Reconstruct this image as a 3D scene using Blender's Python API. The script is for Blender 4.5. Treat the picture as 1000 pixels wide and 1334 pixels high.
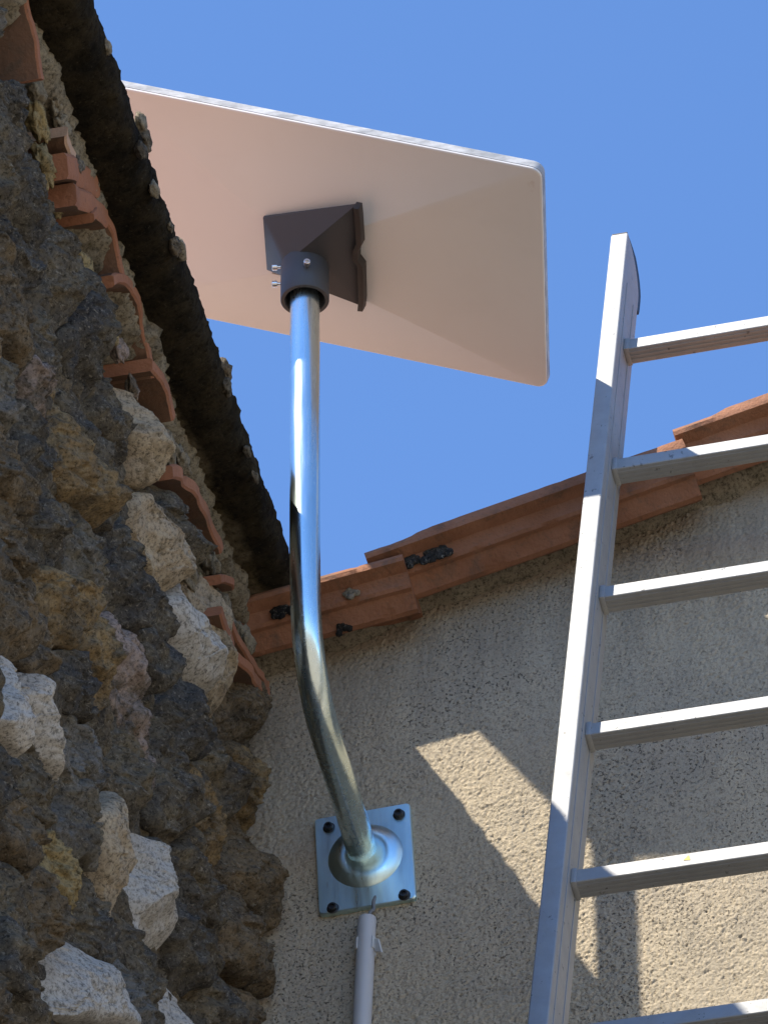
import bpy, bmesh, math, random
import numpy as np
from math import sin, cos, pi, radians, sqrt, atan2
from mathutils import Vector, Matrix, noise

random.seed(7)
for o in list(bpy.data.objects):
    bpy.data.objects.remove(o)
SC = bpy.context.scene
COL = SC.collection
V = Vector

# ------------------------------------------------------------------ camera
# Plan coordinates: origin at the centre of the mast's wall plate, x along the
# rendered gable wall, y into it, z up.  ZO lifts everything so the yard is z = 0.
ZO = 5.45
F_PX, PITCH, YAW, ROLL, DIST = 7200.0, radians(39), radians(12.5), radians(.6), 6.9
_v = V((-sin(YAW)*cos(PITCH), cos(YAW)*cos(PITCH), sin(PITCH)))
_r0 = V((cos(YAW), sin(YAW), 0))
_u0 = _r0.cross(_v)
_r = cos(ROLL)*_r0 - sin(ROLL)*_u0
_u = cos(ROLL)*_u0 + sin(ROLL)*_r0

def ray(px, py):
    return _v + _r*((px-500)/F_PX) + _u*((667-py)/F_PX)
CAM = -ray(477, 1121).normalized()*DIST

def on_plane(px, py, p0, n):
    d = ray(px, py)
    return CAM + d*((p0-CAM).dot(n)/d.dot(n))

cam = bpy.data.cameras.new('camera')
camo = bpy.data.objects.new('camera', cam)
COL.objects.link(camo)
cam.sensor_fit = 'VERTICAL'
cam.sensor_height = 24
cam.lens = F_PX/1334*24
cam.clip_start = .05
cam.clip_end = 3000
M = Matrix((_r, _u, -_v)).transposed().to_4x4()
M.translation = CAM + V((0, 0, ZO))
camo.matrix_world = M
SC.camera = camo

# ------------------------------------------------------------------ light
SUN = V((1.0, 1.0, -1.79)).normalized()          # direction the light travels
world = bpy.data.worlds.new('World')
SC.world = world
world.use_nodes = True
wn = world.node_tree
sky = wn.nodes.new('ShaderNodeTexSky')
sky.sky_type = 'NISHITA'
sky.sun_disc = False
sky.sun_elevation = math.asin(-SUN.z)
sky.sun_rotation = radians(225)
sky.altitude = 800
sky.air_density = 1.05
sky.dust_density = 0.1
sky.ozone_density = 10.0
wn.links.new(sky.outputs[0], wn.nodes['Background'].inputs[0])
wn.nodes['Background'].inputs[1].default_value = 0.15
sl = bpy.data.lights.new('sun', 'SUN')
sl.energy = 4.9
sl.angle = radians(.53)
sl.color = (1.0, .91, .77)
suno = bpy.data.objects.new('sun', sl)
suno.rotation_euler = SUN.to_track_quat('-Z', 'Y').to_euler()
suno.location = (-6, -6, 18)
COL.objects.link(suno)
SC.view_settings.view_transform = 'Standard'
SC.view_settings.look = 'None'
SC.view_settings.gamma = 1
SC.view_settings.use_curve_mapping = False
SC.view_settings.exposure = 1.0
SC.render.engine = 'CYCLES'
SC.cycles.max_bounces = 6
SC.cycles.diffuse_bounces = 4

# ------------------------------------------------------------------ node helpers
class NT:
    def __init__(s, name):
        s.m = bpy.data.materials.new(name)
        s.m.use_nodes = True
        s.t = s.m.node_tree
        s.b = s.t.nodes['Principled BSDF']
        s.co = s.n('ShaderNodeTexCoord').outputs['Object']
    def n(s, typ, **kw):
        nd = s.t.nodes.new(typ)
        for k, v in kw.items():
            setattr(nd, k, v)
        return nd
    def l(s, a, b):
        s.t.links.new(a, b)
    def put(s, sock, val):
        if hasattr(val, 'is_output') or isinstance(val, bpy.types.NodeSocket):
            s.l(val, sock)
        else:
            sock.default_value = val
    def mapping(s, co, scale=(1, 1, 1), rot=(0, 0, 0)):
        m = s.n('ShaderNodeMapping')
        s.l(co, m.inputs[0])
        m.inputs['Scale'].default_value = scale
        m.inputs['Rotation'].default_value = rot
        return m.outputs[0]
    def noise(s, co, scale, detail=6, rough=.6, dist=0):
        n = s.n('ShaderNodeTexNoise')
        s.l(co, n.inputs['Vector'])
        n.inputs['Scale'].default_value = scale
        n.inputs['Detail'].default_value = detail
        n.inputs['Roughness'].default_value = rough
        n.inputs['Distortion'].default_value = dist
        return n.outputs['Fac']
    def voro(s, co, scale, feature='F1', rnd=1):
        n = s.n('ShaderNodeTexVoronoi', feature=feature)
        s.l(co, n.inputs['Vector'])
        n.inputs['Scale'].default_value = scale
        n.inputs['Randomness'].default_value = rnd
        return n.outputs['Distance']
    def ramp(s, fac, *stops):
        r = s.n('ShaderNodeValToRGB')
        s.l(fac, r.inputs[0])
        e = r.color_ramp.elements
        while len(e) < len(stops):
            e.new(.5)
        for el, (p, c) in zip(e, stops):
            el.position = p
            el.color = (c, c, c, 1) if isinstance(c, (int, float)) else (*c, 1)
        return r.outputs[0]
    def mix(s, fac, a, b, mode='MIX'):
        m = s.n('ShaderNodeMix', data_type='RGBA', blend_type=mode)
        s.put(m.inputs[0], fac)
        for i, x in ((6, a), (7, b)):
            s.put(m.inputs[i], (*x, 1) if isinstance(x, tuple) and len(x) == 3 else x)
        return m.outputs[2]
    def math(s, op, a, b=0.0):
        m = s.n('ShaderNodeMath', operation=op)
        s.put(m.inputs[0], a)
        s.put(m.inputs[1], b)
        return m.outputs[0]
    def bump(s, h, strength=.5, dist=.01, normal=None):
        b = s.n('ShaderNodeBump')
        s.l(h, b.inputs['Height'])
        b.inputs['Strength'].default_value = strength
        b.inputs['Distance'].default_value = dist
        if normal is not None:
            s.l(normal, b.inputs['Normal'])
        return b.outputs[0]
    def rand_co(s, k=7.0):
        oi = s.n('ShaderNodeObjectInfo')
        m = s.math('MULTIPLY', oi.outputs['Random'], k)
        va = s.n('ShaderNodeVectorMath', operation='ADD')
        s.l(s.co, va.inputs[0])
        s.l(m, va.inputs[1])
        return va.outputs[0], oi.outputs['Random']
    def fin(s, col=None, rough=None, metal=None, normal=None, spec=None):
        I = s.b.inputs
        if col is not None:
            s.put(I['Base Color'], (*col, 1) if isinstance(col, tuple) and len(col) == 3 else col)
        if rough is not None:
            s.put(I['Roughness'], rough)
        if metal is not None:
            s.put(I['Metallic'], metal)
        if normal is not None:
            s.l(normal, I['Normal'])
        if spec is not None:
            I['Specular IOR Level'].default_value = spec
        return s.m

def mat_stone(name, base, base2, crust, cover, moss=(.10, .075, .035), speck=.5, rel=1.0):
    """bare rock, partly under a dark weather crust with mossy patches and pale lichen grains"""
    n = NT(name)
    co, rnd = n.rand_co()
    big = n.noise(co, 8, 8, .7)
    mid = n.noise(co, 38, 8, .72)
    fine = n.noise(co, 190, 6, .8)
    fib = n.noise(n.mapping(co, (260, 120, 260)), 1, 4, .7, .6)
    col = n.mix(n.ramp(n.noise(co, 14, 7, .65, .5), (.35, 0.0), (.65, 1.0)), base, base2)
    mossy = n.mix(n.ramp(n.noise(co, 17, 9, .72), (.40, 0.0), (.62, 1.0)), crust, moss)
    m = n.math('ADD', n.math('MULTIPLY', big, .5), n.math('MULTIPLY', mid, .5))
    c0 = .68 - .36*cover
    mask = n.ramp(m, (max(0, c0-.045), 0.0), (c0+.045, 1.0))
    col = n.mix(mask, col, mossy)
    col = n.mix(1.0, col, n.ramp(fine, (.36, .22), (.52, .92), (.66, 1.0)), 'MULTIPLY')
    sp = n.ramp(fib, (.56, 0.0), (.70, 1.0))
    col = n.mix(n.math('MULTIPLY', sp, speck), col, (.33, .30, .24))
    wsp = n.ramp(n.voro(co, 33), (.05, 1.0), (.085, 0.0))
    sel = n.ramp(n.noise(co, 11, 2, .5), (.57, 0.0), (.6, 1.0))
    col = n.mix(n.math('MULTIPLY', n.math('MULTIPLY', wsp, sel), .6*speck), col, (.42, .4, .34))
    h = n.math('ADD', n.math('MULTIPLY', mid, .7), n.math('MULTIPLY', fine, .7))
    h = n.math('ADD', h, n.math('MULTIPLY', fib, .35))
    return n.fin(col, .95, 0, n.bump(h, .75, .009*rel), .12)

M_DARK = mat_stone('stone_dark', (.20, .155, .095), (.12, .105, .08), (.105, .097, .085), .78, (.215, .178, .118), .85)
M_BLUE = mat_stone('stone_blueblack', (.12, .11, .095), (.075, .075, .075), (.082, .079, .075), .84, (.165, .143, .105), .8)
M_BROWN = mat_stone('stone_brown', (.28, .205, .12), (.20, .155, .10), (.112, .098, .078), .62, (.235, .178, .108), .75)
M_GREY = mat_stone('stone_grey_lichen', (.26, .245, .215), (.17, .16, .14), (.13, .12, .104), .50, (.22, .19, .13), .8)
M_OCHRE = mat_stone('stone_ochre', (.38, .275, .14), (.27, .19, .10), (.115, .098, .072), .48, (.26, .192, .11), .55)
M_YELLOW = mat_stone('mortar_yellow', (.45, .34, .16), (.34, .265, .135), (.12, .09, .05), .25, (.22, .17, .08), .2)
M_WHITE = mat_stone('limestone_white', (.56, .525, .46), (.45, .42, .365), (.12, .11, .095), .14, (.26, .23, .17), .15, .4)
M_CREAM = mat_stone('limestone_cream', (.50, .41, .28), (.41, .33, .23), (.10, .08, .055), .28, (.24, .18, .105), .2, .5)
M_PINK = mat_stone('limestone_pinkish', (.42, .32, .255), (.32, .26, .225), (.085, .075, .063), .52, (.17, .135, .095), .5, .6)
M_MORTAR = mat_stone('mortar_old', (.24, .185, .115), (.15, .12, .08), (.085, .076, .064), .60, (.19, .152, .096), .75)
M_LIME = mat_stone('mortar_lime', (.36, .31, .22), (.28, .235, .165), (.10, .085, .06), .30, (.17, .14, .085), .25)

def mat_render():
    n = NT('render_coarse')
    co = n.co
    streak = n.noise(n.mapping(co, (30, 10, 7)), 1, 5, .6)
    big = n.noise(co, 2.6, 5, .55)
    grain = n.noise(co, 330, 4, .75)
    vc = n.n('ShaderNodeTexVoronoi')
    n.l(co, vc.inputs['Vector'])
    vc.inputs['Scale'].default_value = 400
    hs = n.n('ShaderNodeSeparateColor')
    n.l(vc.outputs['Color'], hs.inputs[0])
    col = n.mix(big, (.45, .380, .272), (.56, .478, .350))
    col = n.mix(n.math('MULTIPLY', n.ramp(streak, (.4, 0.0), (.72, 1.0)), .35), col, (.36, .315, .245))
    col = n.mix(1.0, col, n.ramp(hs.outputs[0], (0.0, .74), (.35, .97), (1.0, 1.0)), 'MULTIPLY')
    col = n.mix(1.0, col, n.ramp(grain, (.30, .68), (.46, .97), (.7, 1.0)), 'MULTIPLY')
    # soil washed down from the verge, and grey weather patches
    sx = n.n('ShaderNodeSeparateXYZ')
    n.l(co, sx.inputs[0])
    below = n.math('SUBTRACT', n.math('ADD', n.math('MULTIPLY', sx.outputs[0], .294), .355), sx.outputs[2])
    drip = n.noise(n.mapping(co, (24, 10, 3.5)), 1, 6, .65)
    wash = n.ramp(n.math('SUBTRACT', n.math('MULTIPLY', drip, .42), below), (.02, 0.0), (.17, 1.0))
    col = n.mix(n.math('MULTIPLY', wash, .55), col, (.24, .195, .14))
    gp = n.ramp(n.noise(co, 4.2, 7, .7), (.50, 0.0), (.66, 1.0))
    col = n.mix(n.math('MULTIPLY', gp, .38), col, (.27, .245, .205))
    pit = n.ramp(n.noise(co, 270, 3, .6), (.36, 1.0), (.44, 0.0))
    dens = n.ramp(n.noise(co, 2.7, 5, .65), (.42, .10), (.56, 1.0))
    pit = n.math('MULTIPLY', pit, dens)
    col = n.mix(n.math('MULTIPLY', pit, .85), col, (.07, .06, .048))
    h = n.math('SUBTRACT', grain, n.math('MULTIPLY', pit, .8))
    return n.fin(col, .95, 0, n.bump(h, .6, .0035), .15)
M_RENDER = mat_render()

def mat_tile(name, a, b, dirt, amt=.5):
    n = NT(name)
    co, rnd = n.rand_co(5)
    col = n.mix(n.ramp(n.noise(co, 18, 6, .6), (.3, 0.0), (.7, 1.0)), a, b)
    d = n.ramp(n.noise(co, 28, 8, .7, .4), (.52, 0.0), (.7, 1.0))
    col = n.mix(n.math('MULTIPLY', d, amt), col, dirt)
    sp = n.ramp(n.noise(co, 130, 4, .6), (.28, 1.0), (.38, 0.0))
    col = n.mix(n.math('MULTIPLY', sp, .5), col, (.10, .06, .04))
    h = n.math('ADD', n.noise(co, 160, 5, .65), n.math('MULTIPLY', n.noise(co, 20, 4, .5), 1.0))
    return n.fin(col, .85, 0, n.bump(h, .5, .004), .25)
M_TILE = mat_tile('terracotta', (.31, .150, .088), (.23, .104, .057), (.095, .070, .054), .8)
M_TILE2 = mat_tile('terracotta_shard', (.29, .125, .068), (.33, .15, .085), (.17, .105, .07), .5)
M_TILEIN = mat_tile('terracotta_shaded_sooty', (.16, .085, .05), (.11, .065, .042), (.07, .055, .04), .7)  # shade of the tile hollows painted into the clay, together with soot
M_TILEP = mat_tile('terracotta_pale', (.50, .33, .22), (.44, .28, .18), (.25, .19, .12), .4)
M_ROOF = mat_tile('terracotta_roof', (.40, .23, .155), (.33, .19, .13), (.22, .16, .12), .5)

def mat_soffit():
    n = NT('soot_black_slab')
    co = n.co
    a = n.noise(co, 10, 8, .65)
    f = n.noise(co, 120, 6, .75)
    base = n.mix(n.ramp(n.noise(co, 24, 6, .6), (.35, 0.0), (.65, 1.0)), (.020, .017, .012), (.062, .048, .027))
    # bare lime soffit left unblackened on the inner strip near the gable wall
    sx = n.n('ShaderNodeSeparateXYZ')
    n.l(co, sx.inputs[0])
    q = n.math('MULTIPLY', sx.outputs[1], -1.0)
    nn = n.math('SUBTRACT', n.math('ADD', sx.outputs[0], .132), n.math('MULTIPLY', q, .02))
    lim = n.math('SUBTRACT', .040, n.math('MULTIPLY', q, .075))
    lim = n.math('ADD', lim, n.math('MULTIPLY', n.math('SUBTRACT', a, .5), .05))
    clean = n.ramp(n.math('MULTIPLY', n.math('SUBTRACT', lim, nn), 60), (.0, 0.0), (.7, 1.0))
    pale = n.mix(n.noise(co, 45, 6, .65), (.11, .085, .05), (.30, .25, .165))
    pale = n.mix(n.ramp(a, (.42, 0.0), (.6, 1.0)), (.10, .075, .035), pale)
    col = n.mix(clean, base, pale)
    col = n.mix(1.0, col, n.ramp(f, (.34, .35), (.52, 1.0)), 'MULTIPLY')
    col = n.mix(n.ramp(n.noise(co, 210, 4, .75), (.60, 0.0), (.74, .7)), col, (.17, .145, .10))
    h = n.math('ADD', n.math('MULTIPLY', f, .9), n.noise(co, 40, 8, .75))
    return n.fin(col, .95, 0, n.bump(h, 1.0, .014), .1)
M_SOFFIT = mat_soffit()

def mat_zinc(name, base, rough):
    n = NT(name)
    co = n.co
    col = n.mix(n.noise(co, 22, 4, .55), base, tuple(min(1, c*1.1) for c in base))
    col = n.mix(n.math('MULTIPLY', n.ramp(n.noise(n.mapping(co, (90, 90, 14)), 1, 5, .6), (.5, 0.0), (.75, 1.0)), .25), col, (.42, .44, .40))
    rg = n.ramp(n.noise(n.mapping(co, (160, 160, 10)), 1, 4, .6), (.3, rough-.05), (.7, rough+.08))
    h = n.noise(n.mapping(co, (220, 220, 10)), 1, 3, .5)
    return n.fin(col, rg, 1.0, n.bump(h, .06, .002))
M_ZINC = mat_zinc('zinc_plated_tube', (.62, .73, .74), .23)
M_PLATE = mat_zinc('zinc_plated_steel', (.60, .78, .80), .32)

def mat_alu():
    n = NT('aluminium_worn')
    co = n.co
    col = n.mix(n.noise(co, 30, 5, .6), (.30, .305, .305), (.40, .405, .40))
    scr = n.ramp(n.noise(n.mapping(co, (70, 70, 25), (0, .3, 0)), 1, 7, .75), (.56, 0.0), (.70, 1.0))
    col = n.mix(n.math('MULTIPLY', scr, .6), col, (.30, .30, .30))
    sp = n.ramp(n.noise(co, 95, 3, .6), (.665, 0.0), (.70, 1.0))
    col = n.mix(n.math('MULTIPLY', sp, .75), col, (.12, .12, .12))
    rg = n.ramp(n.noise(co, 40, 5, .6), (.3, .62), (.7, .78))
    h = n.noise(n.mapping(co, (300, 300, 8)), 1, 4, .6)
    return n.fin(col, rg, .70, n.bump(h, .08, .002))
M_ALU = mat_alu()

def mat_plain(name, col, rough, metal=0.0, var=.08, sc=40, spec=.5):
    n = NT(name)
    c2 = tuple(max(0, c*(1-var*2)) for c in col)
    f = n.noise(n.co, sc, 5, .6)
    return n.fin(n.mix(f, c2, col), n.ramp(f, (.3, rough), (.7, min(1, rough+.1))), metal, n.bump(n.noise(n.co, 400, 2, .5), .05, .001), spec)
def mat_dish():
    n = NT('dish_white_plastic')
    smu = n.ramp(n.noise(n.co, 7, 5, .6, .6), (.50, 0.0), (.8, 1.0))
    col = n.mix(n.math('MULTIPLY', smu, .15), (.74, .725, .71), (.53, .49, .46))
    sp = n.ramp(n.noise(n.co, 24, 4, .55), (.73, 0.0), (.80, 1.0))
    col = n.mix(n.math('MULTIPLY', sp, .3), col, (.45, .36, .31))
    return n.fin(col, .5, 0, n.bump(n.noise(n.co, 600, 2, .5), .04, .001), .4)
M_DISH = mat_dish()
def mat_shell():
    n = NT('shell_dusty_grey')
    f = n.noise(n.mapping(n.co, (30, 30, 90)), 1, 6, .65)
    col = n.mix(n.ramp(f, (.38, 0.0), (.62, 1.0)), (.24, .25, .26), (.44, .45, .46))
    return n.fin(col, .5, 0, n.bump(n.noise(n.co, 300, 3, .5), .05, .001), .4)
M_SHELL = mat_shell()
M_DARKGREY = mat_plain('adapter_dark_grey', (.050, .053, .060), .45)
M_CLIP = mat_plain('adapter_clip_dark', (.030, .024, .022), .5)
M_SCREW = mat_plain('screw_steel', (.75, .75, .75), .25, 1.0)
M_BLACK = mat_plain('bolt_black', (.012, .012, .014), .4)
M_CAP = mat_plain('cap_black_plastic', (.015, .015, .017), .5)
M_PVC = mat_plain('pvc_light_grey', (.50, .50, .50), .42, 0, .05)
M_CLIPPVC = mat_plain('pvc_clip', (.56, .57, .56), .45, 0, .05)
M_CABLE = mat_plain('cable_grey', (.18, .18, .18), .5)
M_STICK = mat_plain('yellow_sticker', (.75, .55, .08), .5)
M_LICHEN = mat_stone('lichen_black', (.10, .095, .085), (.05, .048, .045), (.018, .017, .017), .6, (.04, .035, .028), .8)
def mat_ground():
    n = NT('yard_gravel')
    co = n.co
    col = n.mix(n.noise(co, .6, 5, .6), (.34, .285, .22), (.42, .36, .28))
    col = n.mix(1.0, col, n.ramp(n.voro(co, 60), (0.0, .55), (.5, 1.0)), 'MULTIPLY')
    return n.fin(col, .95, 0, n.bump(n.voro(co, 60), .8, .02), .1)
M_GROUND = mat_ground()

# ------------------------------------------------------------------ object helpers
def thing(name, label, cat, loc, group=None):
    e = bpy.data.objects.new(name, None)
    COL.objects.link(e)
    e.empty_display_size = .1
    e.location = V(loc) + V((0, 0, ZO))
    e['label'] = label
    e['category'] = cat
    if group:
        e['group'] = group
    return e

def wloc(o):
    p = V(o.location)
    while o.parent:
        o = o.parent
        p = p + V(o.location)
    return p

def tag(o, label, cat, group=None):
    o['label'] = label
    o['category'] = cat
    if group:
        o['group'] = group
    return o

class MB:
    def __init__(s):
        s.v, s.f = [], []
    def add(s, vs, fs):
        k = len(s.v)
        s.v += [tuple(p) for p in vs]
        s.f += [tuple(i+k for i in f) for f in fs]
        return s
    def box(s, c, ax, ay, az):
        """box from centre and three half-axis vectors"""
        c, ax, ay, az = map(V, (c, ax, ay, az))
        vs = [c+ax*i+ay*j+az*k for k in (-1, 1) for j in (-1, 1) for i in (-1, 1)]
        return s.add(vs, [(0, 2, 3, 1), (4, 5, 7, 6), (0, 1, 5, 4), (2, 6, 7, 3), (0, 4, 6, 2), (1, 3, 7, 5)])
    def loft(s, rings, closed=True, cap=True):
        n = len(rings[0])
        vs = [p for r in rings for p in r]
        fs = []
        m = n if closed else n-1
        for i in range(len(rings)-1):
            for j in range(m):
                a, b = i*n+j, i*n+(j+1) % n
                fs.append((a, b, b+n, a+n))
        if cap and closed:
            fs.append(tuple(range(n))[::-1])
            fs.append(tuple(range((len(rings)-1)*n, len(rings)*n)))
        return s.add(vs, fs)
    def tube(s, path, rad, n=24, cap=True):
        path = [V(p) for p in path]
        rad = rad if isinstance(rad, (list, tuple)) else [rad]*len(path)
        rings = []
        ref = None
        for i, p in enumerate(path):
            t = (path[min(i+1, len(path)-1)] - path[max(i-1, 0)]).normalized()
            if ref is None:
                ref = t.orthogonal().normalized()
            ref = (ref - t*ref.dot(t)).normalized()
            b = t.cross(ref)
            rings.append([p + (ref*cos(2*pi*j/n) + b*sin(2*pi*j/n))*rad[i] for j in range(n)])
        return s.loft(rings, True, cap)
    def lathe(s, c, axis, prof, n=32):
        """prof: list of (distance along axis, radius)"""
        c, axis = V(c), V(axis).normalized()
        a = axis.orthogonal().normalized()
        b = axis.cross(a)
        rings = [[c + axis*h + (a*cos(2*pi*j/n) + b*sin(2*pi*j/n))*r for j in range(n)] for h, r in prof]
        return s.loft(rings)
    def build(s, name, mat, parent=None, smooth=False, bevel=0, seg=2, angle=40, stuff=False):
        m = bpy.data.meshes.new(name)
        m.from_pydata([(x, y, z) for x, y, z in s.v], [], s.f)
        bm = bmesh.new()
        bm.from_mesh(m)
        bmesh.ops.recalc_face_normals(bm, faces=bm.faces)
        if bevel:
            es = [e for e in bm.edges if len(e.link_faces) == 2 and e.calc_face_angle(0) > radians(angle)]
            bmesh.ops.bevel(bm, geom=es, offset=bevel, segments=seg, profile=.6, affect='EDGES', clamp_overlap=True)
        bm.to_mesh(m)
        bm.free()
        m.materials.append(mat)
        if smooth:
            m.polygons.foreach_set('use_smooth', [True]*len(m.polygons))
            m.set_sharp_from_angle(angle=radians(angle))
        o = bpy.data.objects.new(name, m)
        COL.objects.link(o)
        o.location = (0, 0, ZO)
        if parent is not None:
            o.parent = parent
            o.location = V((0, 0, ZO)) - wloc(parent)
        if stuff:
            o['kind'] = 'stuff'
        return o

def fr(p, s, o=4, H=.9):
    return noise.fractal(V(p)*s, H, 2.0, o)

_rng = np.random.default_rng(5)
_PERM = np.concatenate([_rng.permutation(256)]*3)
_GR = _rng.normal(size=(256, 3))
_GR /= np.linalg.norm(_GR, axis=1)[:, None]
def nperlin(P):
    i = np.floor(P).astype(int)
    f = P - i
    i &= 255
    u = f*f*f*(f*(f*6-15)+10)
    r = 0
    for dx in (0, 1):
        for dy in (0, 1):
            for dz in (0, 1):
                h = _PERM[_PERM[_PERM[i[:, 0]+dx] + i[:, 1]+dy] + i[:, 2]+dz]
                g = _GR[h]
                d = f - (dx, dy, dz)
                w = (u[:, 0] if dx else 1-u[:, 0])*(u[:, 1] if dy else 1-u[:, 1])*(u[:, 2] if dz else 1-u[:, 2])
                r = r + w*(g*d).sum(1)
    return r
def nfbm(P, s, o=4, g=.5, ridged=False):
    r, a = 0, 1.0
    P = P*s
    for k in range(o):
        n = nperlin(P + 17.3*k)
        r = r + a*((.25-np.abs(n))*1.6 if ridged else n)
        a *= g
        P = P*2.03
    return r
def nfacet(P, s):
    """tilted broken facets: a random plane per cell of an irregular 2-D cell pattern"""
    p = P[:, [0, 2]]*s
    i = np.floor(p).astype(int)
    best = np.full(len(p), 9.0)
    out = np.zeros(len(p))
    for dx in (-1, 0, 1):
        for dy in (-1, 0, 1):
            cx, cy = i[:, 0]+dx, i[:, 1]+dy
            h = _PERM[_PERM[cx & 255] + (cy & 255)]
            g = _GR[h]
            c = np.stack([cx+.5+.6*g[:, 0], cy+.5+.6*g[:, 1]], 1)
            d = p-c
            dd = (d*d).sum(1)
            hh = _GR[(h+91) & 255]
            val = hh[:, 0]*d[:, 0] + hh[:, 1]*d[:, 1] + .6*hh[:, 2]
            m = dd < best
            best = np.where(m, dd, best)
            out = np.where(m, val, out)
    return out
def raw_mesh(name, vs, fs, mat, parent, angle=180, kind=None):
    m = bpy.data.meshes.new(name)
    m.from_pydata(vs.tolist() if hasattr(vs, 'tolist') else vs, [], fs)
    m.materials.append(mat)
    m.polygons.foreach_set('use_smooth', [True]*len(m.polygons))
    if angle < 180:
        m.set_sharp_from_angle(angle=radians(angle))
    o = bpy.data.objects.new(name, m)
    COL.objects.link(o)
    o.location = (0, 0, ZO)
    if parent is not None:
        o.parent = parent
        o.location = V((0, 0, ZO)) - wloc(parent)
    return o

# ------------------------------------------------------------------ ground
g = MB().add([(-400, -400, -ZO), (400, -400, -ZO), (400, 400, -ZO), (-400, 400, -ZO)], [(0, 1, 2, 3)])
go = g.build('ground', M_GROUND)
go['kind'] = 'structure'

# ------------------------------------------------------------------ gable building
GB = thing('gable_house', 'house with coarse beige rendered gable wall and red clay verge tiles', 'house', (1.0, 1.0, -ZO))
SL = .294
def zverge(x):
    return .357 + SL*(x+.035)
def axis_steps(lo, a, b, hi, fine, coarse):
    out = []
    x = lo
    while x < hi-1e-6:
        out.append(x)
        x += fine if a <= x < b else min(coarse, (a-x) if x < a else 9)
        if x > hi:
            break
    out.append(hi)
    return out
# fine gritted render where it can be seen, plain sheets beyond
def grains(P2, sc):
    """domed grains of an irregular cell pattern: (height 0..1, random per grain)"""
    p = P2*sc
    i = np.floor(p).astype(int)
    best = np.full(len(p), 9.0)
    rnd = np.zeros(len(p))
    for dx in (-1, 0, 1):
        for dy in (-1, 0, 1):
            cx, cy = i[:, 0]+dx, i[:, 1]+dy
            h = _PERM[_PERM[(cx*7 + (cy >> 8)*31) & 255] + (cy & 255)]
            g = _GR[h]
            d = p - np.stack([cx+.5+.45*g[:, 0], cy+.5+.45*g[:, 1]], 1)
            dd = (d*d).sum(1)
            m = dd < best
            best = np.where(m, dd, best)
            rnd = np.where(m, h/255.0, rnd)
    return 1-np.minimum(1, best/.55), rnd
WX0, WX1, WZ0 = -.22, .92, -.62
NXw, NZw = 760, 690
gx, gt = np.meshgrid(np.linspace(WX0, WX1, NXw), np.linspace(0, 1, NZw), indexing='ij')
gx, gt = gx.ravel(), gt.ravel()
gzz = WZ0 + (zverge(gx)-.012-WZ0)*gt
P2 = np.stack([gx, gzz], 1)
P3 = np.stack([gx, 0*gx, gzz], 1)
warp = np.stack([nfbm(P3, 150, 2), nfbm(P3+9, 150, 2)], 1)*.0025
g1, r1 = grains(P2+warp, 250)
g2, r2 = grains(P2*(1, .85)+warp, 130)
rgh = np.clip(.75 + 1.3*nfbm(P3, 3.2, 3), .3, 1.3)
hgt = g1*(.25+.95*r1)*.0016 + (r2 > .6)*g2*.0006 + .0006*nfbm(P3*(2.0, 1, .8), 75, 3, .6) + .0011*nfbm(P3, 260, 2)
pit = np.clip(-(nfbm(P3+31, 160, 3, .6)) - .32, 0, .3)
hgt = hgt*rgh - pit*.008
gy = -hgt + .004*nfbm(P3, 4, 3)
ed = np.minimum(np.minimum(gx-WX0, WX1-gx), gzz-WZ0)
gy = np.where(ed < .004, .0, gy)
w = MB()
w.add(np.stack([gx, gy, gzz], 1).tolist(), [(i*NZw+j, (i+1)*NZw+j, (i+1)*NZw+j+1, i*NZw+j+1) for i in range(NXw-1) for j in range(NZw-1)])
w.add([(-.45, 0, -ZO), (4.5, 0, -ZO), (4.5, 0, WZ0), (-.45, 0, WZ0)], [(0, 1, 2, 3)])
w.add([(-.45, 0, WZ0), (WX0, 0, WZ0), (WX0, 0, zverge(WX0)-.012), (-.45, 0, zverge(-.45)-.012)], [(0, 1, 2, 3)])
w.add([(WX1, 0, WZ0), (4.5, 0, WZ0), (4.5, 0, zverge(4.5)-.012), (WX1, 0, zverge(WX1)-.012)], [(0, 1, 2, 3)])
# back and sides give the wall its thickness
for x0, x1 in ((-.45, 4.5),):
    w.add([(x0, .35, -ZO), (x1, .35, -ZO), (x1, .35, zverge(x1)-.012), (x0, .35, zverge(x0)-.012)], [(0, 1, 2, 3)])
    w.add([(x0, .003, zverge(x0)-.013), (x1, .003, zverge(x1)-.013), (x1, .35, zverge(x1)-.012), (x0, .35, zverge(x0)-.012)], [(0, 1, 2, 3)])
w.build('wall', M_RENDER, GB, smooth=True, angle=180)

# corrugated clay roof behind the verge
def roof_sheet(name, parent, org, along, up, across, L, W, period=.21, amp=.035, step=.38):
    org, along, up, across = V(org), V(along), V(up), V(across)
    mb = MB()
    rows = []
    nL = int(L/step)
    for k in range(nL):
        for e in (0, 1):
            rows.append((k*step + e*(step+.03), .02 - .022*e))
    nw = int(W/period*10)
    for i in range(0, len(rows), 2):
        rr = []
        for j in (0, 1):
            s_, lift = rows[i+j]
            rr.append([org + along*s_ + across*(W*m/nw) + up*(lift + amp*abs(sin(pi*(W*m/nw)/period))) for m in range(nw+1)])
        mb.loft(rr, False, False)
    return mb.build(name, M_ROOF, parent, smooth=True, angle=70)
sv = V((1, 0, SL)).normalized()
su = V((-SL, 0, 1)).normalized()
roof_sheet('roof', GB, (-.30, .02, zverge(-.30)+.005), sv, su, (0, 1, 0), 5.0, 4.0)
MB().add([(-.44, .03, zverge(-.44)+.0), (4.5, .03, zverge(4.5)+.0), (4.5, 4.0, zverge(4.5)+.0), (-.44, 4.0, zverge(-.44)+.0)], [(0, 1, 2, 3)]).build('roof_deck', M_LIME, GB)

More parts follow.
